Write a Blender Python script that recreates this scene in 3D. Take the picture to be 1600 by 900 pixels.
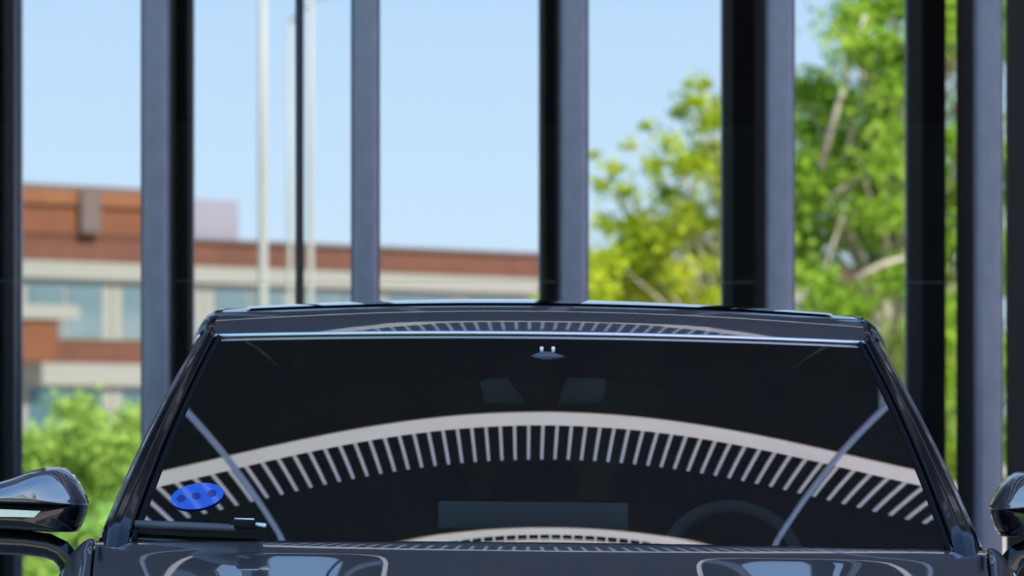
import bpy, bmesh, math, random
import numpy as np
from mathutils import Vector, Matrix

for o in list(bpy.data.objects):
    bpy.data.objects.remove(o)
scene = bpy.context.scene
col = scene.collection
random.seed(7)
rng = np.random.default_rng(7)

# ---------------------------------------------------------------- camera
F, HZ, CAMH = 5400.0, 700.0, 1.193          # focal length in px, horizon row, camera height
cam_d = bpy.data.cameras.new('camera')
cam = bpy.data.objects.new('camera', cam_d)
col.objects.link(cam)
cam.location = (0, 0, CAMH)
cam.rotation_euler = (math.pi / 2, 0, 0)
cam_d.sensor_width = 36.0
cam_d.lens = 36.0 * F / 1600.0
cam_d.shift_y = (HZ - 450) / 1600.0
cam_d.clip_end = 600
cam_d.dof.use_dof = True
cam_d.dof.focus_distance = 6.25
cam_d.dof.aperture_fstop = 5.8
scene.camera = cam

# ---------------------------------------------------------------- world, sun, exposure
world = bpy.data.worlds.new('sky')
scene.world = world
world.use_nodes = True
wn, wl = world.node_tree.nodes, world.node_tree.links
wn.clear()
wo = wn.new('ShaderNodeOutputWorld')
bg = wn.new('ShaderNodeBackground')
tc = wn.new('ShaderNodeTexCoord')
sep = wn.new('ShaderNodeSeparateXYZ')
rampw = wn.new('ShaderNodeValToRGB')
wl.new(tc.outputs['Generated'], sep.inputs[0])
wl.new(sep.outputs['Z'], rampw.inputs[0])
wl.new(rampw.outputs[0], bg.inputs['Color'])
wl.new(bg.outputs[0], wo.inputs['Surface'])
el = rampw.color_ramp.elements
el[0].position = 0.0
el[0].color = (0.68, 0.84, 1.0, 1)
el[1].position = 1.0
el[1].color = (0.16, 0.33, 0.72, 1)
for pos, c in ((0.06, (0.62, 0.81, 1.0, 1)), (0.13, (0.52, 0.74, 1.0, 1)), (0.45, (0.30, 0.52, 0.90, 1))):
    q = el.new(pos)
    q.color = c
bg.inputs['Strength'].default_value = 1.75

sun_d = bpy.data.lights.new('sun', 'SUN')
sun = bpy.data.objects.new('sun', sun_d)
col.objects.link(sun)
sun_d.energy = 15.0
sun_d.angle = 0.0095
sun_d.color = (1.0, 0.95, 0.86)
sun_from = Vector((0.36, 0.60, 0.72)).normalized()      # direction towards the sun
sun.rotation_euler = sun_from.to_track_quat('Z', 'Y').to_euler()

vs = scene.view_settings
vs.view_transform = 'Standard'
vs.look = 'None'
vs.exposure = 0.0
vs.gamma = 1.0
vs.use_curve_mapping = False

# ---------------------------------------------------------------- helpers
TH = math.atan(210 / F)                       # the facade's normal lies 2.2 degrees left of the view
EW = Vector((math.cos(TH), math.sin(TH), 0))
NW = Vector((-math.sin(TH), math.cos(TH), 0))
D_POST, D_GLASS, POST_W, POST_T = 10.6, 11.33, 0.083, 0.385


def W(s, d, z=0.0):
    p = EW * s + NW * d
    return Vector((p.x, p.y, z))


def s_at(px, d):
    return d * math.tan(math.atan((px - 800) / F) + TH)


def virt(px, py, dv):
    """the real place of what the facade glass shows at a pixel, at mirrored distance dv"""
    return s_at(px, dv), 2 * D_GLASS - dv, CAMH + (HZ - py) / F * dv


MATS = {}


def node_mat(name):
    m = bpy.data.materials.new(name)
    m.use_nodes = True
    m.node_tree.nodes.clear()
    out = m.node_tree.nodes.new('ShaderNodeOutputMaterial')
    MATS[name] = m
    return m, m.node_tree.nodes, m.node_tree.links, out


def pbr(name, color, rough=0.5, metal=0.0, coat=0.0, color2=None, scale=20.0, bump=0.0, spec=0.5, stretch=None, coat_rough=0.02, detail=4.0):
    m, n, l, out = node_mat(name)
    b = n.new('ShaderNodeBsdfPrincipled')
    b.inputs['Base Color'].default_value = (*color, 1)
    b.inputs['Roughness'].default_value = rough
    b.inputs['Metallic'].default_value = metal
    b.inputs['Coat Weight'].default_value = coat
    b.inputs['Coat Roughness'].default_value = coat_rough
    b.inputs['Specular IOR Level'].default_value = spec
    l.new(b.outputs[0], out.inputs['Surface'])
    if color2 is not None or bump:
        t = n.new('ShaderNodeTexCoord')
        mp = n.new('ShaderNodeMapping')
        if stretch:
            mp.inputs['Scale'].default_value = stretch
        nz = n.new('ShaderNodeTexNoise')
        nz.inputs['Scale'].default_value = scale
        nz.inputs['Detail'].default_value = detail
        l.new(t.outputs['Object'], mp.inputs[0])
        l.new(mp.outputs[0], nz.inputs['Vector'])
        if color2 is not None:
            r = n.new('ShaderNodeValToRGB')
            r.color_ramp.elements[0].position = 0.32
            r.color_ramp.elements[1].position = 0.68
            r.color_ramp.elements[0].color = (*color, 1)
            r.color_ramp.elements[1].color = (*color2, 1)
            l.new(nz.outputs[0], r.inputs[0])
            l.new(r.outputs[0], b.inputs['Base Color'])
        if bump:
            bp = n.new('ShaderNodeBump')
            bp.inputs['Strength'].default_value = bump
            bp.inputs['Distance'].default_value = 0.01
            l.new(nz.outputs[0], bp.inputs['Height'])
            l.new(bp.outputs[0], b.inputs['Normal'])
    return m


def glass_mat(name, tint, reflect=None, ior=None, gcol=(1, 1, 1)):
    """thin glass sheet: a tinted clear part and a mirror part"""
    m, n, l, out = node_mat(name)
    tr = n.new('ShaderNodeBsdfTransparent')
    tr.inputs[0].default_value = (*tint, 1)
    gl = n.new('ShaderNodeBsdfGlossy')
    gl.inputs['Roughness'].default_value = 0.0
    gl.inputs['Color'].default_value = (*gcol, 1)
    mx = n.new('ShaderNodeMixShader')
    if ior:
        fr = n.new('ShaderNodeFresnel')
        fr.inputs[0].default_value = ior
        l.new(fr.outputs[0], mx.inputs[0])
    else:
        mx.inputs[0].default_value = reflect
    l.new(tr.outputs[0], mx.inputs[1])
    l.new(gl.outputs[0], mx.inputs[2])
    l.new(mx.outputs[0], out.inputs['Surface'])
    return m


def leaf_mat(name, c1, c2, c3, scale=1.2, trans=0.45):
    m, n, l, out = node_mat(name)
    t = n.new('ShaderNodeTexCoord')
    nz = n.new('ShaderNodeTexNoise')
    nz.inputs['Scale'].default_value = scale
    nz.inputs['Detail'].default_value = 6
    nz.inputs['Roughness'].default_value = 0.7
    r = n.new('ShaderNodeValToRGB')
    e = r.color_ramp.elements
    e[0].position, e[0].color = 0.30, (*c1, 1)
    e[1].position, e[1].color = 0.70, (*c3, 1)
    k = e.new(0.5)
    k.color = (*c2, 1)
    d = n.new('ShaderNodeBsdfDiffuse')
    tl = n.new('ShaderNodeBsdfTranslucent')
    mx = n.new('ShaderNodeMixShader')
    mx.inputs[0].default_value = trans
    l.new(t.outputs['Object'], nz.inputs['Vector'])
    l.new(nz.outputs[0], r.inputs[0])
    l.new(r.outputs[0], d.inputs[0])
    l.new(r.outputs[0], tl.inputs[0])
    l.new(d.outputs[0], mx.inputs[1])
    l.new(tl.outputs[0], mx.inputs[2])
    l.new(mx.outputs[0], out.inputs['Surface'])
    return m


def tag(o, label=None, cat=None, group=None, kind=None):
    if label: o['label'] = label
    if cat: o['category'] = cat
    if group: o['group'] = group
    if kind: o['kind'] = kind
    return o


def empty(name, loc=(0, 0, 0), rz=0.0, parent=None):
    o = bpy.data.objects.new(name, None)
    col.objects.link(o)
    o.location = loc
    o.rotation_euler = (0, 0, rz)
    o.empty_display_size = 0.2
    if parent: o.parent = parent
    return o


def link_mesh(name, me, mat, parent=None, loc=(0, 0, 0), rz=0.0):
    o = bpy.data.objects.new(name, me)
    col.objects.link(o)
    if mat and not me.materials:
        me.materials.append(MATS[mat])
    o.location = loc
    o.rotation_euler = (0, 0, rz)
    if parent: o.parent = parent
    return o


def mesh_of(name, verts, faces, smooth=False, angle=None):
    me = bpy.data.meshes.new(name)
    me.from_pydata([tuple(map(float, v)) for v in verts], [], faces)
    me.update()
    bm = bmesh.new()
    bm.from_mesh(me)
    bmesh.ops.recalc_face_normals(bm, faces=bm.faces)
    bm.to_mesh(me)
    bm.free()
    if smooth:
        me.polygons.foreach_set('use_smooth', [True] * len(me.polygons))
        if angle is not None:
            me.set_sharp_from_angle(angle=angle)
    return me


def part(name, verts, faces, mat, parent=None, smooth=True, angle=None, flip_up=False, loc=(0, 0, 0), rz=0.0):
    return link_mesh(name, mesh_of(name, verts, faces, smooth, angle), mat, parent, loc, rz)


def grid(fn, nu, nv, closed_u=False):
    """fn(i/(nu-1), j/(nv-1)) -> point; quads"""
    v, f = [], []
    for j in range(nv):
        for i in range(nu):
            v.append(fn(i / (nu - (0 if closed_u else 1)), j / (nv - 1)))
    for j in range(nv - 1):
        for i in range(nu if closed_u else nu - 1):
            a = j * nu + i
            b = j * nu + (i + 1) % nu
            f.append((a, b, b + nu, a + nu))
    return v, f


def up_grid(name, fn, nu, nv, mat, parent, solid=0.0):
    """an open sheet, smooth, normals as built"""
    v, f = grid(fn, nu, nv)
    me = bpy.data.meshes.new(name)
    me.from_pydata([tuple(map(float, q)) for q in v], [], f)
    me.update()
    me.polygons.foreach_set('use_smooth', [True] * len(me.polygons))
    o = link_mesh(name, me, mat, parent)
    if solid:
        md = o.modifiers.new('thickness', 'SOLIDIFY')
        md.thickness = solid
        md.offset = -1
        md.use_rim = False
    return o


def box_mesh(name, sx, sy, sz, bevel=0.0, seg=2):
    bm = bmesh.new()
    bmesh.ops.create_cube(bm, size=1.0)
    bmesh.ops.scale(bm, vec=(sx, sy, sz), verts=bm.verts)
    if bevel:
        bmesh.ops.bevel(bm, geom=list(bm.edges), offset=bevel, segments=seg, affect='EDGES', profile=0.5)
    me = bpy.data.meshes.new(name)
    bm.to_mesh(me)
    bm.free()
    if bevel:
        me.polygons.foreach_set('use_smooth', [True] * len(me.polygons))
        me.set_sharp_from_angle(angle=math.radians(50))
    return me


def wbox(name, s0, s1, d0, d1, z0, z1, mat, parent=None, bevel=0.0):
    """a box laid out along the facade"""
    me = box_mesh(name, abs(s1 - s0), abs(d1 - d0), abs(z1 - z0), bevel)
    p = W((s0 + s1) / 2, (d0 + d1) / 2, (z0 + z1) / 2)
    o = link_mesh(name, me, mat, None, p, TH)
    if parent:
        o.parent = parent
        o.matrix_parent_inverse = Matrix.LocRotScale(parent.location, parent.rotation_euler, (1, 1, 1)).inverted()
    return o


def tube(path, rad, n=10, caps=True, flat=1.0):
    """verts/faces of a tube along a path; rad a number or a list"""
    P = [Vector(p) for p in path]
    R = rad if isinstance(rad, (list, tuple)) else [rad] * len(P)
    v, f = [], []
    t0 = (P[1] - P[0]).normalized()
    ref = Vector((0, 0, 1)) if abs(t0.z) < 0.9 else Vector((0, 1, 0))
    for i, p in enumerate(P):
        t = (P[min(i + 1, len(P) - 1)] - P[max(i - 1, 0)]).normalized()
        a = t.cross(ref).normalized()
        b = a.cross(t).normalized()
        for k in range(n):
            an = 2 * math.pi * k / n
            v.append(p + (a * math.cos(an) + b * math.sin(an) * flat) * R[i])
    for i in range(len(P) - 1):
        for k in range(n):
            f.append((i * n + k, i * n + (k + 1) % n, (i + 1) * n + (k + 1) % n, (i + 1) * n + k))
    if caps:
        f.append(tuple(range(n))[::-1])
        f.append(tuple((len(P) - 1) * n + k for k in range(n)))
    return v, f


def join(*vf):
    V, Fc = [], []
    for v, f in vf:
        o = len(V)
        V += list(v)
        Fc += [tuple(i + o for i in q) for q in f]
    return V, Fc


def interp(x, pts):
    """monotone cubic through points"""
    xs = [p[0] for p in pts]
    ys = [p[1] for p in pts]
    if x <= xs[0]: return ys[0] + (x - xs[0]) * (ys[1] - ys[0]) / (xs[1] - xs[0])
    if x >= xs[-1]: return ys[-1] + (x - xs[-1]) * (ys[-1] - ys[-2]) / (xs[-1] - xs[-2])
    d = [(ys[i + 1] - ys[i]) / (xs[i + 1] - xs[i]) for i in range(len(xs) - 1)]
    m = [d[0]] + [0 if d[i - 1] * d[i] <= 0 else 2 * d[i - 1] * d[i] / (d[i - 1] + d[i]) for i in range(1, len(d))] + [d[-1]]
    i = 0
    while x > xs[i + 1]: i += 1
    h = xs[i + 1] - xs[i]
    t = (x - xs[i]) / h
    return (ys[i] * (1 + 2 * t) * (1 - t) ** 2 + h * m[i] * t * (1 - t) ** 2 + ys[i + 1] * t * t * (3 - 2 * t) + h * m[i + 1] * t * t * (t - 1))


def sstep(a, b, x):
    t = min(1, max(0, (x - a) / (b - a)))
    return t * t * (3 - 2 * t)


# ---------------------------------------------------------------- materials
pbr('paving', (0.60, 0.48, 0.43), 0.8, color2=(0.68, 0.56, 0.51), scale=6)
pbr('grass', (0.10, 0.26, 0.02), 0.9, color2=(0.22, 0.42, 0.04), scale=3, bump=0.4)
pbr('steel', (0.115, 0.120, 0.160), 0.38, metal=0.35, color2=(0.138, 0.145, 0.188), scale=14, stretch=(2, 2, 1.0), spec=0.5)
pbr('post_shade', (0.036, 0.030, 0.030), 0.9, spec=0.05)  # shade on the web behind the face plate, put into the colour
pbr('pale_steel', (0.34, 0.36, 0.44), 0.35, metal=0.4)
pbr('black_frame', (0.006, 0.008, 0.012), 0.3)
pbr('cladding', (0.006, 0.006, 0.007), 0.75, color2=(0.009, 0.009, 0.010), scale=3, spec=0.15)
pbr('dark_panel', (0.010, 0.014, 0.016), 0.5, spec=0.25)
pbr('fascia', (0.95, 0.77, 0.72), 0.6, color2=(0.96, 0.84, 0.80), scale=3.5, stretch=(1, 1, 2))
pbr('slat', (0.70, 0.62, 0.66), 0.45)
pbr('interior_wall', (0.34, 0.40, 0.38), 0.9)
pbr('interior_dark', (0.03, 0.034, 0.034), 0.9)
pbr('joint', (0.42, 0.55, 0.50), 0.6)
glass_mat('facade_glass', (0.22, 0.27, 0.27), reflect=0.56, gcol=(0.97, 0.99, 1.0))
pbr('brick', (0.115, 0.043, 0.024), 0.9, color2=(0.09, 0.034, 0.019), scale=1.2)
pbr('brick_bright', (0.145, 0.048, 0.018), 0.9, color2=(0.11, 0.036, 0.016), scale=0.8)
pbr('brick_orange', (0.19, 0.072, 0.026), 0.9, color2=(0.15, 0.055, 0.021), scale=1.0)
pbr('white_band', (0.215, 0.215, 0.19), 0.7)
pbr('pale_render', (0.20, 0.19, 0.235), 0.8)
pbr('pier_grey', (0.10, 0.07, 0.065), 0.8)
pbr('house_glass', (0.065, 0.11, 0.13), 0.15, color2=(0.14, 0.19, 0.205), scale=0.5, spec=0.6)
pbr('house_glass_dark', (0.05, 0.10, 0.12), 0.15, spec=0.5)
pbr('pole_white', (0.30, 0.30, 0.285), 0.5)
pbr('bark', (0.30, 0.26, 0.20), 0.9, color2=(0.42, 0.38, 0.31), scale=8)
leaf_mat('leaf_tree', (0.08, 0.17, 0.02), (0.25, 0.42, 0.04), (0.50, 0.62, 0.12))
leaf_mat('leaf_yellow', (0.10, 0.18, 0.015), (0.36, 0.46, 0.025), (0.60, 0.62, 0.07))
leaf_mat('leaf_shrub', (0.17, 0.30, 0.05), (0.33, 0.48, 0.10), (0.48, 0.58, 0.16), scale=1.5)
# car
pbr('paint', (0.115, 0.102, 0.112), 0.34, metal=0.6, coat=1.0, coat_rough=0.015)
MATS['paint'].node_tree.nodes['Principled BSDF'].inputs['Coat IOR'].default_value = 2.9
pbr('gloss_black', (0.004, 0.004, 0.007), 0.14, coat=0.35, spec=0.35)
pbr('rubber', (0.004, 0.004, 0.005), 0.7, spec=0.15)
pbr('black_plastic', (0.010, 0.011, 0.014), 0.45, spec=0.4)
pbr('bright_trim', (0.72, 0.73, 0.80), 0.30, metal=0.75)
pbr('lamp_white', (0.80, 0.80, 0.74), 0.25)
pbr('lamp_amber', (0.70, 0.20, 0.10), 0.25)
pbr('sticker_blue', (0.012, 0.13, 0.62), 0.3, coat=1.0)
pbr('sticker_dark', (0.004, 0.03, 0.22), 0.3, coat=0.6)
pbr('cabin_dark', (0.007, 0.007, 0.009), 0.8, spec=0.2)
pbr('seat_dark', (0.014, 0.014, 0.017), 0.7, spec=0.3)
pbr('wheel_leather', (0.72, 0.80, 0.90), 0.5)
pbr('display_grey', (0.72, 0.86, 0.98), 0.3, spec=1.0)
pbr('mirror_back', (0.42, 0.52, 0.60), 0.35)
pbr('tyre', (0.012, 0.012, 0.012), 0.85)
pbr('alloy', (0.30, 0.30, 0.32), 0.3, metal=0.9)
pbr('mirror_silver', (0.8, 0.8, 0.8), 0.02, metal=1.0)
glass_mat('windshield_glass', (0.33, 0.35, 0.34), reflect=0.46, gcol=(1.0, 0.98, 0.98))
glass_mat('tinted_glass', (0.010, 0.013, 0.006), ior=1.6)
glass_mat('rear_glass', (0.26, 0.30, 0.14), ior=1.5)
pbr('roof_glass', (0.003, 0.003, 0.004), 0.02, coat=1.0, spec=1.0)
MATS['roof_glass'].node_tree.nodes['Principled BSDF'].inputs['IOR'].default_value = 2.2
pbr('wiper_grey', (0.06, 0.07, 0.10), 0.4)

# ---------------------------------------------------------------- ground
g = wbox('ground', -160, 160, -190, 60, -0.30, 0.0, 'paving')
tag(g, 'pinkish paved ground around the parked car', None, kind='structure')
lawn = empty('lawn', W(-1.75, 0, 0.0), TH)
tag(lawn, 'sunlit green lawn left of the parked car', 'lawn', kind='structure')
nx, ny = 16, 40
lv, lf = grid(lambda u, v: (-60 * u ** 2, 6.8 - 75 * v, 0.03 + 0.02 * math.sin(9 * u) * math.cos(23 * v)), nx, ny)
part('grass_sheet', lv, lf, 'grass', lawn)

# ---------------------------------------------------------------- the glazed building behind the car
Z_GLASS_TOP, Z_JOINT = 4.00, CAMH + (HZ - 440) / F * D_GLASS
PXP = [-74, 242, 571, 898, 1221, 1547]
s_post = [s_at(p, D_POST) for p in PXP]
pitch = (s_post[5] - s_post[1]) / 4
allp = [s_post[0] - pitch * k for k in range(6, 0, -1)] + s_post + [s_post[5] + pitch * k for k in range(1, 7)]
ZP = Z_GLASS_TOP + 0.1
post_face = box_mesh('face_plate', 0.090, 0.055, ZP, 0.026, 8)
post_face.materials.append(MATS['steel'])
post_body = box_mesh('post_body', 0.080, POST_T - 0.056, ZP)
post_body.materials.append(MATS['post_shade'])
post_labels = {
    s_post[1]: 'grey steel post behind the left windshield pillar of the car',
    s_post[2]: 'grey steel post beside the slim black mullion, left of the roof centre',
    s_post[3]: 'grey steel post rising behind the middle of the car roof',
    s_post[4]: 'grey steel post behind the right part of the car roof, in front of the trees',
    s_post[5]: 'widest grey steel post at the right edge, beside the right mirror'}
for s in allp:
    o = empty('steel_post', W(s, D_POST, 0), TH)
    link_mesh('face_plate', post_face, None, o, (0, 0.0275, ZP / 2))
    link_mesh('post_body', post_body, None, o, (0, 0.056 + (POST_T - 0.056) / 2, ZP / 2))
    seen = post_labels.get(s)
    order = ('first', 'second', 'third', 'fourth', 'fifth', 'sixth', 'seventh')
    if s < s_post[1]: off = order[round((s_post[1] - s) / pitch) - 1] + ' grey steel post beyond the left edge of the picture'
    else: off = order[max(0, round((s - s_post[5]) / pitch) - 1)] + ' grey steel post beyond the right edge of the picture'
    tag(o, seen or off, 'post', 'steel posts in front of the glazed facade')

# panes: one bay between two posts, split by a level joint; window 7 closes with a dark panel
S_DARK = s_at(1573, D_GLASS)
for i in range(len(allp) - 1):
    a, b = allp[i], allp[i + 1]
    win = empty('window_%d' % (i + 1), W((a + b) / 2, D_GLASS, 0), TH)
    tag(win, 'tall reflecting glass bay number %d of the facade, counted from its far left' % (i + 1), None, kind='structure')
    b2 = b
    if a < S_DARK < b:
        b2 = S_DARK
        wbox('dark_panel', S_DARK, b, D_GLASS - 0.02, D_GLASS + 0.03, 0, Z_GLASS_TOP, 'dark_panel', win)
    for z0, z1 in ((0.05, Z_JOINT - 0.0006), (Z_JOINT + 0.0006, Z_GLASS_TOP)):
        v = [((a - (a + b) / 2), 0, z0), (b2 - (a + b) / 2, 0, z0), (b2 - (a + b) / 2, 0, z1), (a - (a + b) / 2, 0, z1)]
        me = bpy.data.meshes.new('pane')
        me.from_pydata(v, [], [(0, 1, 2, 3)])
        link_mesh('pane', me, 'facade_glass', win)
    wbox('glazing_joint', a, b2, D_GLASS + 0.004, D_GLASS + 0.03, Z_JOINT - 0.005, Z_JOINT + 0.005, 'joint', win)
s_m = s_at(468, D_GLASS)
o = wbox('window_mullion', s_m - 0.013, s_m + 0.013, D_GLASS - 0.035, D_GLASS + 0.04, 0, Z_GLASS_TOP, 'black_frame', None, 0.003)
tag(o, 'slim black upright mullion between two left-hand steel posts', 'mullion')

L0, L1 = allp[0] - 0.3, allp[-1] + 0.3
o = wbox('wall_interior', L0, L1, 15.0, 15.2, 0, 2.6, 'interior_wall')
tag(o, 'dim grey wall inside the glazed building', None, kind='structure')
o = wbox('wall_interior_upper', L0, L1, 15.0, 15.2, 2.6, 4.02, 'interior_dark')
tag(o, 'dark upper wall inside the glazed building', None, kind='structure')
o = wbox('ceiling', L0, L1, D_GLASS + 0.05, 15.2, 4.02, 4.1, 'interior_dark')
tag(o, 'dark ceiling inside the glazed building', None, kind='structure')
for nm, s in (('wall_left', L0), ('wall_right', L1)):
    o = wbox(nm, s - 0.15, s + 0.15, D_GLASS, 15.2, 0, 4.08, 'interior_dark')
    tag(o, 'dark end wall of the glazed building, %s end' % nm[5:], None, kind='structure')
# upper facade: dark cladding, pale fascia, row of upright slats, a second fascia and slats
UP = wbox('wall_front_upper', L0, L1, D_POST + 0.014, 15.2, Z_GLASS_TOP + 0.1, 8.1, 'cladding')
tag(UP, 'dark cladding above the glazed front', None, kind='structure')


def fascia(z0, z1, proud=0.0):
    o = wbox('fascia_board', L0, L1, D_POST, D_POST + 0.03, z0, z1, 'fascia', UP)
    return o


fascia(4.10, 4.20)
fascia(5.82, 5.99)
fascia(7.47, 7.57)
fascia(7.64, 7.675)
SL_P = 0.0960
sl_a = box_mesh('slat', 0.021, 0.024, 0.47, 0.003, 1)
sl_a.materials.append(MATS['slat'])
sl_b = box_mesh('slat', 0.021, 0.024, 0.07)
sl_b.materials.append(MATS['slat'])
inv = Matrix.LocRotScale(UP.location, UP.rotation_euler, (1, 1, 1)).inverted()
for k in range(-28, 48):
    s = 0.487 + k * SL_P
    for me, z in ((sl_a, 6.225), (sl_b, 7.605)):
        if me is sl_b and not (-8 < k < 32):
            continue
        o = link_mesh('slat', me, None, None, W(s, D_POST + 0.012, z), TH)
        o.parent = UP
        o.matrix_parent_inverse = inv
# two slim upright pipes standing free of the facade at both sides (seen in the windshield)
for s, lab in ((-1.29, 'left'), (2.31, 'right')):
    v, f = tube([(0, 0, z) for z in (0, 2, 4, 6, 8.05)], 0.018, 12)
    o = part('rain_pipe', v, f, 'pale_steel', None, loc=W(s, 10.2, 0))
    v, f = tube([(0, 0, 7.9), NW * 0.47 + Vector((0, 0, 7.9))], 0.012, 8)
    part('bracket', v, f, 'pale_steel', o)
    v, f = tube([(0, 0, 4.8), NW * 0.47 + Vector((0, 0, 4.8))], 0.012, 8)
    part('bracket', v, f, 'pale_steel', o)
    tag(o, 'slim pale pipe mirrored as the %s arc in the windshield' % lab, 'pipe', 'pale pipes beside the car')

# ---------------------------------------------------------------- what the glass mirrors: house, poles, trees, shrubs
# brick house; a long face turned 34 degrees. local x along the face, y towards the viewer's mirror image, z up
s0, d0, _ = virt(315, 375, 100.0)
AH = math.atan2(0.687, 1.0)
hx = W(s0, d0, 0)
# mirrored run: virtual direction (cos, +sin) becomes (cos, -sin) in real depth
hdir = (EW * math.cos(AH) - NW * math.sin(AH))
HR = math.atan2(hdir.y, hdir.x)
house = empty('brick_house', hx, HR)
tag(house, 'long brown brick building with white bands, mirrored in the glass', 'building')


def hbox(name, x0, x1, y0, y1, z0, z1, mat, parent=house, bevel=0):
    me = box_mesh(name, x1 - x0, y1 - y0, z1 - z0, bevel)
    return link_mesh(name, me, mat, parent, ((x0 + x1) / 2, (y0 + y1) / 2, (z0 + z1) / 2))


def hpx(px):
    """distance along the house face shown at a pixel column"""
    t = math.tan(math.atan((px - 800) / F) + TH)
    # s = s0 + u cos, d = 100 + u sin ; s = t d
    return (t * 100 - s0) / (math.cos(AH) - t * math.sin(AH))


xa, xb, xe = hpx(-60), hpx(222), hpx(1500)
# the face towards the glass is local +y
hbox('wall', xa - 6, xe, -9, 0, 0, 7.2, 'brick')
hbox('wall', xa - 6, xb + 1.4, -9, 0.05, 7.2, 8.45, 'brick_bright')
hbox('parapet_course', xa - 6, xb + 1.4, 0.0, 0.16, 8.02, 8.42, 'brick_orange')
hbox('roof_edge', xa - 6, xb + 1.45, -9.1, 0.12, 8.42, 8.58, 'pier_grey')
hbox('roof_edge', xb + 1.4, xe, -9.1, 0.1, 7.14, 7.24, 'pier_grey')
hbox('wall', xa - 6, xb + 1.4, 0.0, 0.22, 6.42, 6.95, 'brick')
hbox('pilaster', hpx(118), hpx(148), 0.0, 0.35, 7.25, 8.4, 'pier_grey')
hbox('roof_box', hpx(298), hpx(382), -4, -0.3, 7.2, 8.4, 'pale_render')
for z0, z1 in ((5.93, 6.42), (2.95, 3.57)):
    hbox('white_band', xa - 6, xe, 0, 0.25, z0, z1, 'white_band')
for row, (z0, z1, m) in enumerate(((4.25, 5.9, 'house_glass'), (0.9, 2.95, 'house_glass_dark'))):
    x = hpx(95) - 7.2
    while x < xe - 3:
        w = hbox('window', x - 0.31, x + 2.71, 0.0, 0.06, z0, z1, 'white_band')
        for q in range(2):
            me = box_mesh('pane', 1.14, 0.04, z1 - z0 - 0.16)
            link_mesh('pane', me, m, w, (-0.62 + 1.24 * q, 0.04, 0))
        x += 3.05
hbox('balcony_wall', hpx(30) - 2, hpx(58), 0, 1.2, 3.57, 4.75, 'brick_bright')
hbox('balcony_slab', hpx(30) - 2, hpx(88), 0, 1.3, 4.75, 5.15, 'white_band')

# pale lamp posts
for px, dv, r, lab in ((411, 60, 0.085, 'thick pale lamp post mirrored left of the slim black mullion'),
                       (453, 75, 0.055, 'thin pale lamp post mirrored between the thick one and the black mullion'),
                       (485, 62, 0.058, 'pale lamp post mirrored right of the slim black mullion')):
    s, d, _ = virt(px, 0, dv)
    root = empty('lamp_post', W(s, d, 0))
    v, f = tube([(0, 0, z) for z in (0, 3, 6, 10.5)], [r, r, r * 0.95, r * 0.8], 12)
    part('pole', v, f, 'pole_white', root)
    v, f = tube([(0, 0, 10.4), (0.5, 0.2, 10.9), (1.3, 0.5, 11.0)], 0.04, 8)
    part('arm', v, f, 'pole_white', root)
    link_mesh('lamp_head', box_mesh('lamp_head', 0.6, 0.22, 0.1, 0.03), 'pole_white', root, (1.5, 0.57, 10.98))
    tag(root, lab, 'lamp post', 'lamp posts mirrored in the glass')


def leaves(centres, radii, per, size, seed):
    """a cloud of small pointed leaves (two triangles each) round clump centres"""
    r = np.random.default_rng(seed)
    V, Fc = [], []
    for c, rad in zip(centres, radii):
        n = max(8, int(per * rad * rad))
        p = r.normal(size=(n, 3))
        p /= np.linalg.norm(p, axis=1)[:, None]
        p *= np.abs(r.normal(0.45, 0.38, n))[:, None] * rad * 1.15
        p = p * np.array([1, 1, 0.75]) + np.array(c)
        a = r.normal(size=(n, 3)); a /= np.linalg.norm(a, axis=1)[:, None]
        b = r.normal(size=(n, 3)); b = np.cross(a, b); b /= np.linalg.norm(b, axis=1)[:, None]
        sz = size * (0.6 + 0.8 * r.random(n))[:, None]
        o = len(V)
        quad = np.stack([p - a * sz, p + b * sz * 0.45, p + a * sz, p - b * sz * 0.45], 1).reshape(-1, 3)
        V.extend(quad.tolist())
        Fc.extend([(o + 4 * i, o + 4 * i + 1, o + 4 * i + 2, o + 4 * i + 3) for i in range(n)])
    return V, Fc


def foliage(name, centres, radii, per, size, seed, mat, parent):
    V, Fc = leaves(centres, radii, per, size, seed)
    me = bpy.data.meshes.new(name)
    me.from_pydata(V, [], Fc)
    o = link_mesh(name, me, mat, parent)
    o['kind'] = 'stuff'
    return o


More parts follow.
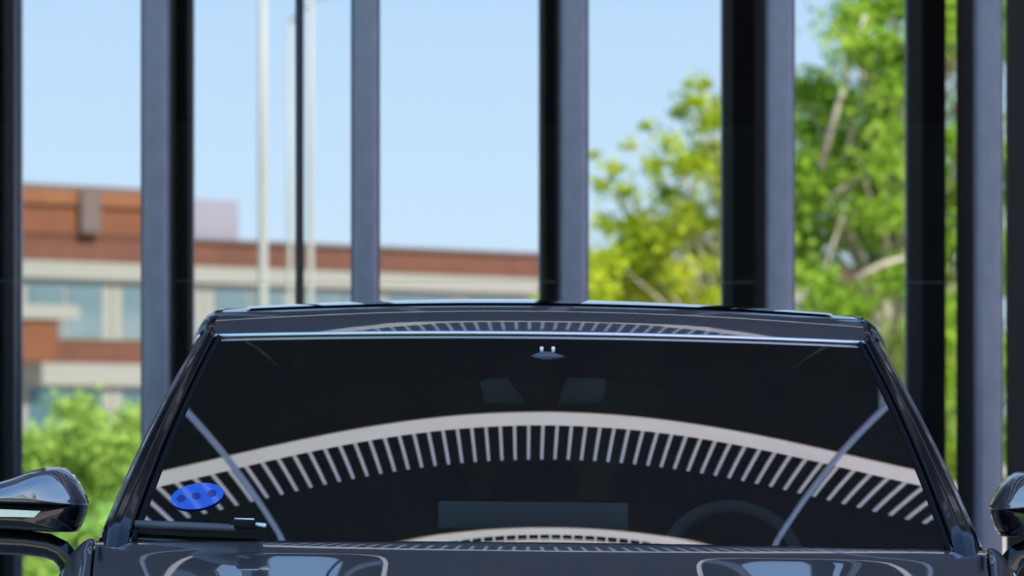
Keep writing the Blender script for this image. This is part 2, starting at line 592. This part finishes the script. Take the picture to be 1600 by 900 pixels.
def tree(name, label, px, dv, base_r, height, clumps, per, leaf, mat, seed, lean=0.0, branches=()):
    """clumps: (px, py, depth offset, radius) as the glass shows them"""
    s, d, _ = virt(px, 700, dv)
    base = W(s, d, 0)
    root = empty(name, base)
    r = random.Random(seed)
    cs, rs = [], []
    for (cpx, cpy, dz, rad) in clumps:
        S, Dd, Z = virt(cpx, cpy, dv + dz)
        cs.append(W(S, Dd, Z) - base)
        rs.append(rad)
    top = Vector((lean, 0, height))
    path = [Vector((0, 0, 0)), top * 0.3 + Vector((0.05, 0, 0)), top * 0.65, top]
    part('trunk', *tube(path, [base_r, base_r * 0.8, base_r * 0.55, base_r * 0.2], 10), 'bark', root)
    for c in cs[::2]:
        k = min(0.92, max(0.25, (c.z - 0.8) / height * 0.75))
        a = top * k
        mid = (a + c) / 2 + Vector((0, 0, 0.15))
        part('branch', *tube([a, mid, c], [base_r * 0.28, base_r * 0.17, base_r * 0.06], 6), 'bark', root)
    for (x0, y0, x1, y1, dz, rr) in branches:
        A = virt(x0, y0, dv + dz); B = virt(x1, y1, dv + dz)
        part('branch', *tube([W(*A) - base, (W(*A) + W(*B)) / 2 - base + Vector((0, 0, 0.05)), W(*B) - base], [rr, rr * 0.85, rr * 0.6], 8), 'bark', root)
    foliage('foliage', cs, rs, per, leaf, seed, mat, root)
    tag(root, label, 'tree', 'trees mirrored in the glass')
    return root


rr = random.Random(3)
# left-hand yellow-green tree: crown climbs to the right
cl = []
for _ in range(95):
    x = rr.uniform(915, 1190)
    topy = 430 - (x - 915) * 1.25 if x < 1100 else 150
    y = topy + (rr.random() ** 0.8) * (470 - topy) + 10
    cl.append((x, y, rr.uniform(-1.6, 1.6), rr.uniform(0.18, 0.38)))
cl += [(1078, 130, 0, .16), (1085, 160, 0, .24), (1100, 190, 0, .26), (1010, 195, 0.2, .17), (960, 262, 0, .2), (942, 290, 0, .2), (1000, 350, 0, .3), (950, 350, 0, .25), (1040, 300, 0, .3), (1060, 360, 0, .3), (930, 240, .3, .13), (985, 225, .2, .14), (1045, 220, 0, .22), (1060, 175, .2, .16), (935, 400, 0, .3), (980, 300, -.2, .24), (1020, 255, 0, .24), (1100, 130, .3, .2)]
tree('tree', 'yellow-green tree mirrored between the middle post and the next one right', 1130, 46, 0.13, 5.2, cl, 2000, 0.06, 'leaf_yellow', 11, 0.2)
cl = []
for _ in range(190):
    x = rr.uniform(1215, 1640)
    topy = 130 if x < 1330 else -80
    y = topy + rr.random() * (760 - topy)
    cl.append((x, y, rr.uniform(-2, 2), rr.uniform(0.30, 0.55)))
tree('tree', 'large green tree with bare pale limbs mirrored in front of the right-hand posts', 1395, 50, 0.24, 7.0, cl, 1500, 0.075, 'leaf_tree', 12, -0.3,
     branches=((1282, 262, 1352, 20, -1.7, .05), (1318, 250, 1372, 60, -1.5, .035), (1335, 435, 1420, 400, -2.0, .05), (1270, 480, 1330, 300, -1.6, .03), (1290, 310, 1420, 240, -1.5, .05)))
cl = []
for _ in range(170):
    x = rr.uniform(-120, 330)
    y = rr.uniform(690, 1000) if rr.random() < .5 else rr.uniform(640, 800)
    if x < 90: y = max(y, 700)
    cl.append((x, y, rr.uniform(-1.5, 1.5), rr.uniform(0.16, 0.26)))
s, d, _ = virt(120, 700, 32)
b = W(s, d, 0)
root = empty('shrub', b)
cs, rs = [], []
for c in cl:
    S, Dd, Z = virt(c[0], c[1], 32 + c[2])
    if Z > 0.06:
        cs.append(W(S, Dd, Z) - b); rs.append(c[3])
foliage('foliage', cs, rs, 4000, 0.045, 5, 'leaf_shrub', root)
for k in range(9):
    x = -1.6 + 0.4 * k
    part('stem', *tube([(x, 0, 0), (x + .03, .02, .3), (x - .02, 0, .7)], [.02, .016, .008], 6), 'bark', root)
tag(root, 'light green shrub mirrored at lower left behind the side mirror', 'shrub')
cl = []
for _ in range(30):
    cl.append((rr.uniform(810, 1200), rr.uniform(425, 560), rr.uniform(-1, 1), rr.uniform(0.25, 0.4)))
s, d, _ = virt(1000, 700, 62)
b = W(s, d, 0)
root = empty('tall_bush', b)
cs = []
for c in cl:
    S, Dd, Z = virt(c[0], c[1] + 25, 62 + c[2]); cs.append(W(S, Dd, Z) - b)
foliage('foliage', cs, [c[3] for c in cl], 1200, 0.075, 15, 'leaf_yellow', root)
for k in range(5):
    x = -1.6 + 0.8 * k
    part('stem', *tube([(x, 0, 0), (x + .05, .02, 1.2), (x - .05, 0, 3.0)], [.05, .04, .02], 6), 'bark', root)
tag(root, 'low yellow-green bush mirrored just above the car roof', 'bush')

# ---------------------------------------------------------------- the car
KX, QX, S2, K4, ROLL = 0.3469, 0.01776, 0.0595, -0.0974, 0.0106
CX, CY = 0.052, 7.6
S1 = (0.385 + S2 * 0.7225) / 0.85
car = empty('car', (CX - ROLL * 1.1, CY, 0))
car.rotation_euler = (0, ROLL, 0)
tag(car, 'dark grey car facing the camera in front of the glazed facade', 'car')


def sweep(X):
    return KX * X * X + K4 * X ** 4


def L(x, y, z):
    """car space with depth measured from the camera -> local"""
    return (x, y - CY, z)


def wind(X, t):
    return (X, 5.95 + t + sweep(X), 1.030 + S1 * t - S2 * t * t - QX * X * X)


def PX(px, py, y):
    """pixel at a depth -> car X, Z"""
    x = (px - 800) / F * y - CX
    z = CAMH + (HZ - py) / F * y
    return x, z + ROLL * x


def hit_glass(px, py):
    lo, hi = 5.8, 7.4
    for _ in range(40):
        y = (lo + hi) / 2
        X, z = PX(px, py, y)
        t = y - 5.95 - sweep(X)
        f = z - (1.030 + S1 * t - S2 * t * t - QX * X * X)
        if f > 0: lo = y
        else: hi = y
    X, z = PX(px, py, y)
    return X, y - 5.95 - sweep(X)


def half_w(t):
    """half width of the glass at rise t: 652 px wide at the cowl, 512 at the header"""
    off = 652 + (512 - 652) * sstep(0, 1, 0) + (512 - 652) * max(0, min(1, (t + .01) / .86))
    X = 0.7
    for _ in range(12):
        X = off / F * wind(X, t)[1]
    return X


def ws(u, v):
    t = 0.001 + 0.849 * v
    return L(*wind((2 * u - 1) * half_w(t), t))


windshield = up_grid('windshield', ws, 81, 49, 'windshield_glass', car)
windshield['label'] = 'raked windshield glass mirroring a slatted fascia'

# roof
C_ROOF = [(6.80, 1.4165), (6.82, 1.4270), (6.84, 1.43725), (6.86, 1.4471), (6.89, 1.4600), (6.92, 1.4705), (6.95, 1.4785), (7.02, 1.4885), (7.15, 1.4965), (7.3, 1.5035), (7.6, 1.514), (7.9, 1.517), (8.3, 1.508), (8.8, 1.468), (9.1, 1.43)]


def roof_w(y):
    return interp(y, [(6.8, 0.664), (7.2, 0.650), (8.0, 0.64), (9.1, 0.59)])


def roof_p(X, y, lift=0.0):
    q = interp(y, [(6.8, QX), (7.0, 0.040), (7.4, 0.055), (9.1, 0.07)])
    f = 1 - sstep(6.8, 7.9, y)
    return L(X, y + sweep(X) * f, interp(y, C_ROOF) - q * X * X + lift)


ys = [6.80 + 0.005 * i for i in range(60)] + [7.1 + 0.05 * i for i in range(42)]


def roof_fn(u, v):
    y = ys[min(len(ys) - 1, int(round(v * (len(ys) - 1))))]
    return roof_p((2 * u - 1) * roof_w(y), y)


up_grid('roof', roof_fn, 49, len(ys), 'paint', car, 0.012)
sr = up_grid('sunroof', lambda u, v: roof_p((2 * u - 1) * 0.60, 6.965 + 1.0 * v, 0.004), 41, 40, 'roof_glass', car, 0.003)
# bright moulding between roof and glass
for_trim = [wind((2 * i / 60 - 1) * 0.672, 0.853) for i in range(61)]
part('header_moulding', *tube([L(x, y - 0.004, z + 0.003) for x, y, z in for_trim], 0.0034, 8), 'bright_trim', car)

# pillars
for sg in (-1, 1):
    def pil(u, v, sg=sg):
        t = -0.03 + 0.898 * v
        x0, y0, z0 = wind(half_w(t) - 0.006, t)
        z0 -= 0.035 * (1 - sstep(-0.03, 0.025, t))
        dx = 0.055 + (0.026 - 0.055) * v
        sec = [(-0.004, -0.002, 0.001), (0.0, -0.006, 0.008), (0.30 * dx, -0.006, 0.014), (0.70 * dx, 0.004, 0.014), (0.95 * dx, 0.022, 0.006), (dx + 0.002, 0.05, -0.012), (dx + 0.004, 0.11, -0.05)]
        k = u * (len(sec) - 1)
        i = min(len(sec) - 2, int(k)); w = k - i
        a, b = sec[i], sec[i + 1]
        return L(sg * (x0 + a[0] * (1 - w) + b[0] * w), y0 + a[1] * (1 - w) + b[1] * w, z0 + a[2] * (1 - w) + b[2] * w)
    v, f = grid(pil, 25, 40)
    if sg < 0: f = [q[::-1] for q in f]
    me = bpy.data.meshes.new('windshield_pillar')
    me.from_pydata(v, [], f); me.update()
    me.polygons.foreach_set('use_smooth', [True] * len(f))
    p = link_mesh('windshield_pillar', me, 'gloss_black', car)
    # rubber lip between pillar and glass
    pts = []
    for i in range(31):
        t = 0.002 + 0.858 * i / 30
        x, y, z = wind(half_w(t) - 0.016, t)
        pts.append(L(sg * x, y - 0.001, z + 0.002))
    part('pillar_seal', *tube(pts, 0.005, 8), 'rubber', car)
    pts = []
    for i in range(31):
        t = 0.0 + 0.868 * i / 30
        x, y, z = wind(half_w(t) + 0.046 - 0.024 * i / 30, t)
        pts.append(L(sg * x, y + 0.024, z + 0.006))
    part('pillar_groove', *tube(pts, 0.0035, 6), 'paint', p)

    # roof rail and side glass
    def rail(u, v, sg=sg):
        y = 6.83 + 2.33 * v
        x, yy, z = roof_p(roof_w(y) - 0.004, y)
        sec = [(0, 0.002), (0.014, 0.0), (0.030, -0.010), (0.042, -0.028), (0.05, -0.05)]
        k = u * 4; i = min(3, int(k)); w = k - i
        return (sg * (x + sec[i][0] * (1 - w) + sec[i + 1][0] * w), yy, z + sec[i][1] * (1 - w) + sec[i + 1][1] * w)
    v, f = grid(rail, 13, 30)
    if sg < 0: f = [q[::-1] for q in f]
    part('roof_rail', v, f, 'gloss_black', car)

    def sglass(u, v, sg=sg):
        # v 0 top, 1 belt
        y0, y1 = 6.86 + 2.29 * u, 6.12 + 3.26 * u
        xt, yt, zt = roof_p(roof_w(y0) + 0.043, y0)
        xb_, zb_ = 0.800 + 0.045 * sstep(0, .35, u), 0.985
        y = (yt + CY) * (1 - v) + y1 * v
        x = xt * (1 - v) + xb_ * v + 0.02 * math.sin(math.pi * v) * sstep(0, .3, u)
        return L(sg * x, y, (zt - 0.05) * (1 - v) + zb_ * v)
    v, f = grid(sglass, 24, 10)
    part('side_window', v, f, 'tinted_glass', car)
# rear window
v, f = grid(lambda u, v: L((2 * u - 1) * (0.60 + 0.13 * v), 9.08 + 0.68 * v - 0.25 * (2 * u - 1) ** 2 * 0.3, 1.43 - 0.40 * v - 0.03 * (2 * u - 1) ** 2), 20, 10)
part('rear_window', v, f, 'rear_glass', car)

for sg in (-1, 1):
    def quarter(u, v, sg=sg):
        y0, y1 = 9.15, 9.38
        xt, yt, zt = roof_p(roof_w(y0) + 0.043, y0)
        A = Vector((xt * (1 - v) + 0.845 * v, yt * (1 - v) + (y1 - CY) * v, (zt - 0.05) * (1 - v) + 0.985 * v))
        B = Vector(L(0.55 + 0.15 * v, 9.015 + 0.68 * v, 1.40 - 0.40 * v))
        q = A.lerp(B, u)
        return (sg * (q.x + 0.015 * math.sin(math.pi * u)), q.y, q.z)
    v, f = grid(quarter, 8, 12)
    part('rear_quarter', v, f, 'paint', car)
v, f = grid(lambda u, v: L((2 * u - 1) * 0.845, 9.36 + 0.58 * v, 1.012 - 0.012 * v), 16, 6)
part('boot_lid', v, f, 'paint', car)

# hood: short kicked-up rear lip, then a smooth fall with two long swellings
SLOPE = [(0, 0.49), (0.012, 0.447), (0.030, 0.412), (0.037, 0.385), (0.06, 0.345), (0.10, 0.33), (0.20, 0.32), (0.35, 0.22), (0.6, 0.18), (0.95, 0.30), (1.12, 0.5)]
NW_ = 400
wtab = [1.15 * i / NW_ for i in range(NW_ + 1)]
ptab = [0.0]
for i in range(NW_):
    ptab.append(ptab[-1] + 0.5 * (interp(wtab[i], SLOPE) + interp(wtab[i + 1], SLOPE)) * (wtab[i + 1] - wtab[i]))

SLOPE_B = [(0, 0.49), (0.012, 0.447), (0.030, 0.412), (0.037, 0.385), (0.052, 0.28), (0.065, 0.228), (0.10, 0.212), (0.30, 0.206), (0.6, 0.22), (0.95, 0.32), (1.12, 0.5)]
btab = [0.0]
for i in range(NW_):
    btab.append(btab[-1] + 0.5 * (interp(wtab[i], SLOPE_B) + interp(wtab[i + 1], SLOPE_B)) * (wtab[i + 1] - wtab[i]))


def fall(w, tab):
    k = min(NW_ - 1e-6, max(0, w / 1.15 * NW_)); i = int(k)
    return tab[i] + (tab[i + 1] - tab[i]) * (k - i)


def hood_p(X, w):
    edge = 0.80 - 0.10 * (w / 1.1)
    a = abs(X)
    bul = math.exp(-((a - 0.43) / 0.165) ** 4)
    z = 1.030 - QX * X * X - fall(w, ptab) * (1 - bul) - fall(w, btab) * bul
    z -= 0.03 * sstep(0.66, 0.83, a) * sstep(0.0, 0.5, w)
    return L(X, 5.955 + sweep(X) - w, z)


wv = [0.004 * i for i in range(0, 40)] + [0.16 + 0.03 * i for i in range(34)]


def hood_fn(u, v):
    w = wv[int(round(v * (len(wv) - 1)))]
    return hood_p((2 * u - 1) * (0.79 - 0.09 * w), w)


hd = up_grid('hood', hood_fn, 97, len(wv), 'paint', car, -0.012)

# fenders and body sides
for sg in (-1, 1):
    def sec_pts(y):
        w = 5.955 + sweep(0.79) - y
        if w >= 0:
            x0, _, z0 = hood_p(0.79 - 0.09 * min(w, 1.15), min(w, 1.15))
        else:
            x0, z0 = 0.79 + 0.045 * sstep(0, 0.35, -w), 1.0245 - 0.03 * sstep(0, 0.5, -w)
        nose = 1 - 0.13 * sstep(5.3, 4.75, y) if y < 5.3 else 1 - 0.12 * sstep(9.3, 9.95, y)
        x0 *= 1
        pts = [(x0 + 0.004, z0 - 0.012), (x0 + 0.006, z0 - 0.001), (x0 + 0.022, z0 - 0.006), (x0 + 0.042, z0 - 0.028), (x0 + 0.062, z0 - 0.062),
               (max(x0 + 0.075, 0.905 * nose), z0 - 0.15), (max(x0 + 0.08, 0.93 * nose), min(z0 - 0.2, 0.70)), (0.925 * nose, 0.5), (0.89 * nose, 0.28), (0.80 * nose, 0.24)]
        return pts
    def side(u, v, y0, y1, sg):
        y = y0 + (y1 - y0) * v
        p = sec_pts(y)
        k = u * (len(p) - 1); i = min(len(p) - 2, int(k)); w = k - i
        a, b = p[i], p[i + 1]
        # Catmull-Rom for a smooth section
        pm, pn = p[max(0, i - 1)], p[min(len(p) - 1, i + 2)]
        def cr(q):
            return 0.5 * (2 * a[q] + (b[q] - pm[q]) * w + (2 * pm[q] - 5 * a[q] + 4 * b[q] - pn[q]) * w * w + (-pm[q] + 3 * a[q] - 3 * b[q] + pn[q]) * w ** 3)
        return L(sg * cr(0), y, cr(1))
    for nm, y0, y1, n in (('fender', 4.83, 6.20, 46), ('door_side', 6.206, 9.95, 50)):
        v, f = grid(lambda u, v: side(u, v, y0, y1, sg), 37, n)
        if sg > 0: f = [q[::-1] for q in f]
        me = bpy.data.meshes.new(nm); me.from_pydata(v, [], f); me.update()
        me.polygons.foreach_set('use_smooth', [True] * len(f))
        link_mesh(nm, me, 'paint', car)
# front and rear ends, underbody, cowl, wheels
v, f = grid(lambda u, v: L((2 * u - 1) * 0.80 * (1 - 0.06 * (1 - v)), 4.83 - 0.06 * math.cos((2 * u - 1) * 1.5), 0.24 + 0.55 * v), 24, 8)
part('front_bumper', v, f, 'paint', car)
v, f = grid(lambda u, v: L((2 * u - 1) * 0.82, 9.95 + 0.05 * math.cos((2 * u - 1) * 1.5) - 0.17 * v * v, 0.26 + 0.78 * v), 24, 8)
part('tailgate', v, f, 'paint', car)
link_mesh('underbody', box_mesh('underbody', 1.5, 4.7, 0.12, 0.03), 'black_plastic', car, L(0, 7.4, 0.30))
v, f = grid(lambda u, v: L((2 * u - 1) * 0.79, 5.935 + 0.08 * v + sweep((2 * u - 1) * 0.79), 0.995 - 0.01 * v - QX * ((2 * u - 1) * 0.79) ** 2), 30, 4)
part('cowl_panel', v, f, 'black_plastic', car)


def wheel_at(x, y):
    w = empty('wheel', L(x, y, 0.335), 0, car)
    prof = [(0.20, -0.09), (0.235, -0.105), (0.30, -0.11), (0.33, -0.095), (0.335, -0.05), (0.335, 0.05), (0.33, 0.095), (0.30, 0.11), (0.235, 0.105), (0.20, 0.09)]
    n = 36
    V = [(px_, r * math.cos(2 * math.pi * k / n), r * math.sin(2 * math.pi * k / n)) for k in range(n) for r, px_ in prof]
    m_ = len(prof)
    Fc = [(k * m_ + i, k * m_ + (i + 1) % m_, ((k + 1) % n) * m_ + (i + 1) % m_, ((k + 1) % n) * m_ + i) for k in range(n) for i in range(m_)]
    part('tyre', V, Fc, 'tyre', w)
    spokes = []
    for k in range(5):
        an = 2 * math.pi * k / 5
        spokes.append(tube([(0.05 * math.copysign(1, x), 0, 0), (0.07 * math.copysign(1, x), 0.21 * math.cos(an), 0.21 * math.sin(an))], [0.045, 0.03], 8))
    spokes.append(tube([(-0.08, 0, 0), (0.075, 0, 0)], 0.05, 16))
    part('rim', *join(*spokes), 'alloy', w)


for x in (-0.78, 0.78):
    wheel_at(x, 5.55)
    wheel_at(x, 8.55)


# side mirrors
def outline_to(py_pts, y, sg):
    out = []
    for px, py in py_pts:
        out.append(PX(px, py, y))
    return out


def smooth_loop(pts, n=64):
    """closed Catmull-Rom resampled"""
    m = len(pts); out = []
    for k in range(n):
        t = k / n * m; i = int(t); w = t - i
        p0, p1, p2, p3 = pts[(i - 1) % m], pts[i % m], pts[(i + 1) % m], pts[(i + 2) % m]
        out.append(tuple(0.5 * (2 * p1[q] + (p2[q] - p0[q]) * w + (2 * p0[q] - 5 * p1[q] + 4 * p2[q] - p3[q]) * w * w + (-p0[q] + 3 * p1[q] - 3 * p2[q] + p3[q]) * w ** 3) for q in (0, 1)))
    return out


def dense_loop(pts, per=10):
    out = []
    m = len(pts)
    for i in range(m):
        a, b = pts[i], pts[(i + 1) % m]
        for k in range(per):
            w = k / per
            out.append((a[0] * (1 - w) + b[0] * w, a[1] * (1 - w) + b[1] * w))
    return out


def dome(loop, centre, rings, y):
    """rings: (scale, depth); closed with a fan at the last ring"""
    V, Fc = [], []
    n = len(loop)
    for sc, dy in rings:
        for x, z in loop:
            V.append(L(centre[0] + (x - centre[0]) * sc, y + dy, centre[1] + (z - centre[1]) * sc))
    for j in range(len(rings) - 1):
        for i in range(n):
            Fc.append((j * n + i, j * n + (i + 1) % n, (j + 1) * n + (i + 1) % n, (j + 1) * n + i))
    c0 = len(V)
    V.append(L(centre[0], y + rings[-1][1], centre[1]))
    V.append(L(centre[0], y + rings[0][1], centre[1]))
    for i in range(n):
        Fc.append((c0, (len(rings) - 1) * n + (i + 1) % n, (len(rings) - 1) * n + i))
        Fc.append((c0 + 1, i, (i + 1) % n))
    return V, Fc


def mirror(flip):
    YM = 6.30
    def q(px, py):
        x, z = PX(px, py, YM)
        return (x, z)
    cap = [(-100, 786), (-96, 772), (-60, 765), (-20, 757), (20, 746), (50, 735), (76, 730), (96, 733), (112, 747), (124, 768), (131, 786), (126, 791), (60, 790), (-40, 787)]
    low = [(-98, 780), (-40, 780), (60, 783), (122, 786), (130, 792), (126, 812), (117, 828), (108, 832), (40, 829), (-60, 822), (-92, 812)]
    if flip:
        cap = [(1690 - 4 - a, b + 7) for a, b in cap]
        low = [(1690 - 4 - a, b + 7) for a, b in low]
    root = empty('side_mirror', (0, 0, 0), 0, car)
    root['label'] = 'right door mirror' if flip else 'left door mirror with white indicator strip'
    cl_ = smooth_loop([q(*p) for p in cap], 84)
    cen = q(1690 - 4 - 40, 775 + 7) if flip else q(40, 775)
    part('mirror_cap', *dome(cl_, cen, [(0.97, 0.085), (1.0, 0.075), (1.0, 0.03), (0.985, 0.0), (0.93, -0.03), (0.84, -0.055), (0.70, -0.075), (0.5, -0.09), (0.25, -0.098)], YM), 'paint', root, angle=math.radians(80))
    ll = smooth_loop([q(*p) for p in low], 66)
    cen = q(1690 - 4 - 30, 808 + 7) if flip else q(30, 808)
    part('mirror_housing', *dome(ll, cen, [(0.97, 0.085), (1.0, 0.07), (1.0, 0.02), (0.97, -0.02), (0.90, -0.045), (0.7, -0.062), (0.35, -0.07)], YM), 'gloss_black', root)
    # reflecting glass at the back
    gl = [(cen[0] + (x - cen[0]) * 0.9, z) for x, z in cl_]
    part('mirror_glass', [L(x, YM + 0.088, z - 0.012) for x, z in gl], [tuple(range(len(gl)))], 'mirror_silver', root, smooth=False)
    # indicator
    st = [(-70, 793), (0, 794), (66, 797), (72, 797), (62, 807), (0, 806), (-70, 802)] if not flip else [(1690 - 4 - a, b + 14) for a, b in ((-70, 809), (40, 812), (60, 816), (40, 820), (-70, 818))]
    sp = [q(*p) for p in st]
    n = len(sp)
    V = [L(x, YM - 0.073, z) for x, z in sp] + [L(x, YM - 0.030, z) for x, z in sp]
    Fc = [tuple(range(n)), tuple(range(2 * n - 1, n - 1, -1))] + [(i, (i + 1) % n, n + (i + 1) % n, n + i) for i in range(n)]
    part('indicator', V, Fc, 'lamp_amber' if flip else 'lamp_white', root, smooth=False)
    # arm
    arm = [(-40, 845), (0, 846), (40, 848), (75, 853), (95, 862), (108, 878), (114, 900)]
    if flip: arm = [(1690 - 4 - a, b + 7) for a, b in arm]
    pts, rad = [], []
    for i, (a, b) in enumerate(arm):
        x, z = q(a, b)
        pts.append(L(x, YM + 0.01, z))
        rad.append(0.024 - 0.0005 * i)
    part('mirror_arm', *tube(pts, rad, 16), 'gloss_black', root)
    return root


mirror(False)
mirror(True)

# wiper, on the left of the picture
def on_glass(px, py, off):
    X, t = hit_glass(px, py)
    x, y, z = wind(X, t)
    nv = Vector((0, -0.43, 0.9))
    return Vector(L(x, y, z)) + nv * off


wp = empty('wiper', (0, 0, 0), 0, car)
part('wiper_arm', *tube([on_glass(214, 828, .012), on_glass(290, 832, .014), on_glass(368, 837, .016)], [0.007, 0.0065, 0.006], 8), 'wiper_grey', wp)
part('wiper_blade', *tube([on_glass(206, 834, .004), on_glass(300, 839, .004), on_glass(400, 843, .004)], 0.004, 6), 'rubber', wp)
part('wiper_head', *tube([on_glass(364, 834, .018), on_glass(404, 836, .018)], [0.0085, 0.007], 8), 'rubber', wp)
part('wiper_tip', *tube([on_glass(368, 831, .026), on_glass(398, 832, .026)], [0.002, 0.002], 6), 'bright_trim', wp)
part('wiper_tip', *tube([on_glass(402, 838, .024), on_glass(416, 840, .024)], [0.004, 0.004], 6), 'bright_trim', wp)

# oval blue sticker on the glass, dark glyph-like marks
def disc_on_glass(cx_, cy_, rx, ry, tilt, off, n=36):
    pts = []
    for k in range(n):
        a = 2 * math.pi * k / n
        dx, dy = rx * math.cos(a), ry * math.sin(a)
        pts.append(on_glass(cx_ + dx * math.cos(tilt) - dy * math.sin(tilt), cy_ + dx * math.sin(tilt) + dy * math.cos(tilt), off))
    c = on_glass(cx_, cy_, off)
    return pts + [c], [(k, (k + 1) % n, n) for k in range(n)]


st = part('oval_sticker', *disc_on_glass(308, 777, 42, 20, -0.16, 0.0025), 'sticker_blue', car)
marks = [disc_on_glass(283 + 24 * k, 781 - 4 * k, 7, 5, -0.16, 0.0035, 14) for k in range(3)]
part('sticker_mark', *join(*marks), 'sticker_dark', st)

# cabin
def pbox(name, px0, px1, py0, py1, y0, y1, mat, bevel=0.0, parent=car):
    x0, z1 = PX(px0, py0, y0)
    x1, z0 = PX(px1, py1, y0)
    return link_mesh(name, box_mesh(name, x1 - x0, y1 - y0, z1 - z0, bevel, 3), mat, parent, L((x0 + x1) / 2, (y0 + y1) / 2, (z0 + z1) / 2))


v, f = grid(lambda u, v: L((2 * u - 1) * 0.74, 6.00 + 0.85 * v + sweep((2 * u - 1) * 0.74) * (1 - v), 1.015 - 0.015 * v - 0.012 * (2 * u - 1) ** 2 - (0.2 * max(0, v - .85) / .15)), 24, 16)
part('dashboard', v, f, 'cabin_dark', car)
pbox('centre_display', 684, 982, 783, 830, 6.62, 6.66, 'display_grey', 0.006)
# steering wheel
x0, z0 = PX(1145, 893, 6.95)
sw = empty('steering_wheel', L(x0, 6.95, z0), 0, car)
sw.rotation_euler = (math.radians(-22), 0, 0)
R = 0.140
ring = []
V, Fc = [], []
n, m = 48, 12
for k in range(n):
    a = 2 * math.pi * k / n
    for j in range(m):
        b = 2 * math.pi * j / m
        V.append(((R + 0.014 * math.cos(b)) * math.cos(a), 0.014 * math.sin(b), (R + 0.014 * math.cos(b)) * math.sin(a)))
for k in range(n):
    for j in range(m):
        Fc.append((k * m + j, k * m + (j + 1) % m, ((k + 1) % n) * m + (j + 1) % m, ((k + 1) % n) * m + j))
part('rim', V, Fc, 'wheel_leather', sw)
part('spoke', *join(tube([(-R, 0, 0), (R, 0, 0)], 0.015, 8), tube([(0, 0, 0), (0, 0, -R)], 0.015, 8), tube([(0, -.03, 0), (0, .03, 0)], 0.06, 16)), 'cabin_dark', sw)


def seat(cx_px, y, wid, top_py):
    root = empty('seat', (0, 0, 0), 0, car)
    x, z = PX(cx_px, top_py, y)
    link_mesh('backrest', box_mesh('backrest', wid, 0.16, 0.62, 0.06, 4), 'seat_dark', root, L(x, y, z - 0.31))
    link_mesh('headrest', box_mesh('headrest', 0.27, 0.10, 0.19, 0.045, 4), 'seat_dark', root, L(x, y - 0.02, z + 0.10))
    link_mesh('seat_cushion', box_mesh('seat_cushion', wid, 0.50, 0.16, 0.05, 3), 'seat_dark', root, L(x, y - 0.30, z - 0.58))


seat(560, 7.85, 0.50, 715)
seat(1135, 7.85, 0.50, 725)
# rear bench
pbox('rear_bench', 420, 1270, 775, 1000, 8.75, 8.95, 'seat_dark', 0.05)
hr = pbox('rear_headrest', 762, 908, 722, 790, 8.72, 8.82, 'cabin_dark', 0.04)
for sg in (-1, 1):
    v, f = grid(lambda u, v: L(sg * (0.775 + 0.055 * sstep(0, .3, u)), 6.05 + 3.6 * u, 0.38 + 0.63 * v), 20, 6)
    part('door_trim', v, f, 'cabin_dark', car)
part('firewall', *grid(lambda u, v: L((2 * u - 1) * 0.80, 5.93 + sweep((2 * u - 1) * 0.8) + 0.05, 0.35 + 0.64 * v), 12, 4), 'cabin_dark', car)
for sg in (-1, 1):
    v, f = grid(lambda u, v: L(sg * (0.50 + 0.10 * (1 - v) + (0.40 - 0.2 * v) * u), 9.02, 0.80 + 0.60 * v), 6, 6)
    part('pillar_trim', v, f, 'cabin_dark', car)
# headliner keeps the cabin dark
up_grid('headliner', lambda u, v: roof_p((2 * u - 1) * (roof_w(6.86 + 2.2 * v) - 0.02), 6.86 + 2.2 * v, -0.025), 20, 30, 'cabin_dark', car)
link_mesh('cabin_floor', box_mesh('cabin_floor', 1.5, 2.9, 0.06), 'cabin_dark', car, L(0, 7.8, 0.40))

# inner mirror and sensor cover at the top of the glass
rm = empty('inner_mirror', (0, 0, 0), 0, car)
ym = 6.86
lp = [(752, 594), (800, 590), (848, 590), (896, 590), (942, 592), (945, 606), (938, 628), (900, 632), (848, 633), (796, 632), (760, 630), (752, 614)]
lp = smooth_loop([PX(a, b, ym) for a, b in lp], 48)
part('mirror_shell', *dome(lp, PX(848, 611, ym), [(0.96, 0.02), (1.0, 0.012), (1.0, 0.0), (0.97, -0.008), (0.6, -0.014)], ym), 'mirror_back', rm, angle=math.radians(60))
yc = 6.74
lp = [(800, 556), (848, 548), (896, 556), (900, 575), (880, 600), (868, 632), (848, 640), (828, 636), (806, 610), (792, 590)]
lp = smooth_loop([PX(a, b, yc) for a, b in lp], 40)
sc_ = part('sensor_cover', *dome(lp, PX(848, 590, yc), [(1.0, 0.03), (1.0, 0.0), (0.9, -0.01), (0.5, -0.014)], yc), 'cabin_dark', car)
lp = [(824, 559), (836, 552), (850, 549), (866, 552), (884, 559), (866, 561), (842, 561)]
part('cover_edge', *dome(smooth_loop([PX(a, b, 6.693) for a, b in lp], 30), PX(852, 557, 6.693), [(1.0, 0.012), (1.0, 0.0), (0.5, -0.002)], 6.693), 'wiper_grey', sc_)
for px in (844, 862):
    part('sensor_lens', *dome(smooth_loop([PX(px + a, 545 + b, 6.725) for a, b in ((-2.6, -3), (2.6, -3), (2, 3), (0, 5), (-2, 3))], 16), PX(px, 545, 6.725), [(1.0, 0.004), (1.0, 0.0), (0.4, -0.002)], 6.725), 'lamp_white', sc_)  # white colour stands in for glints on the lenses
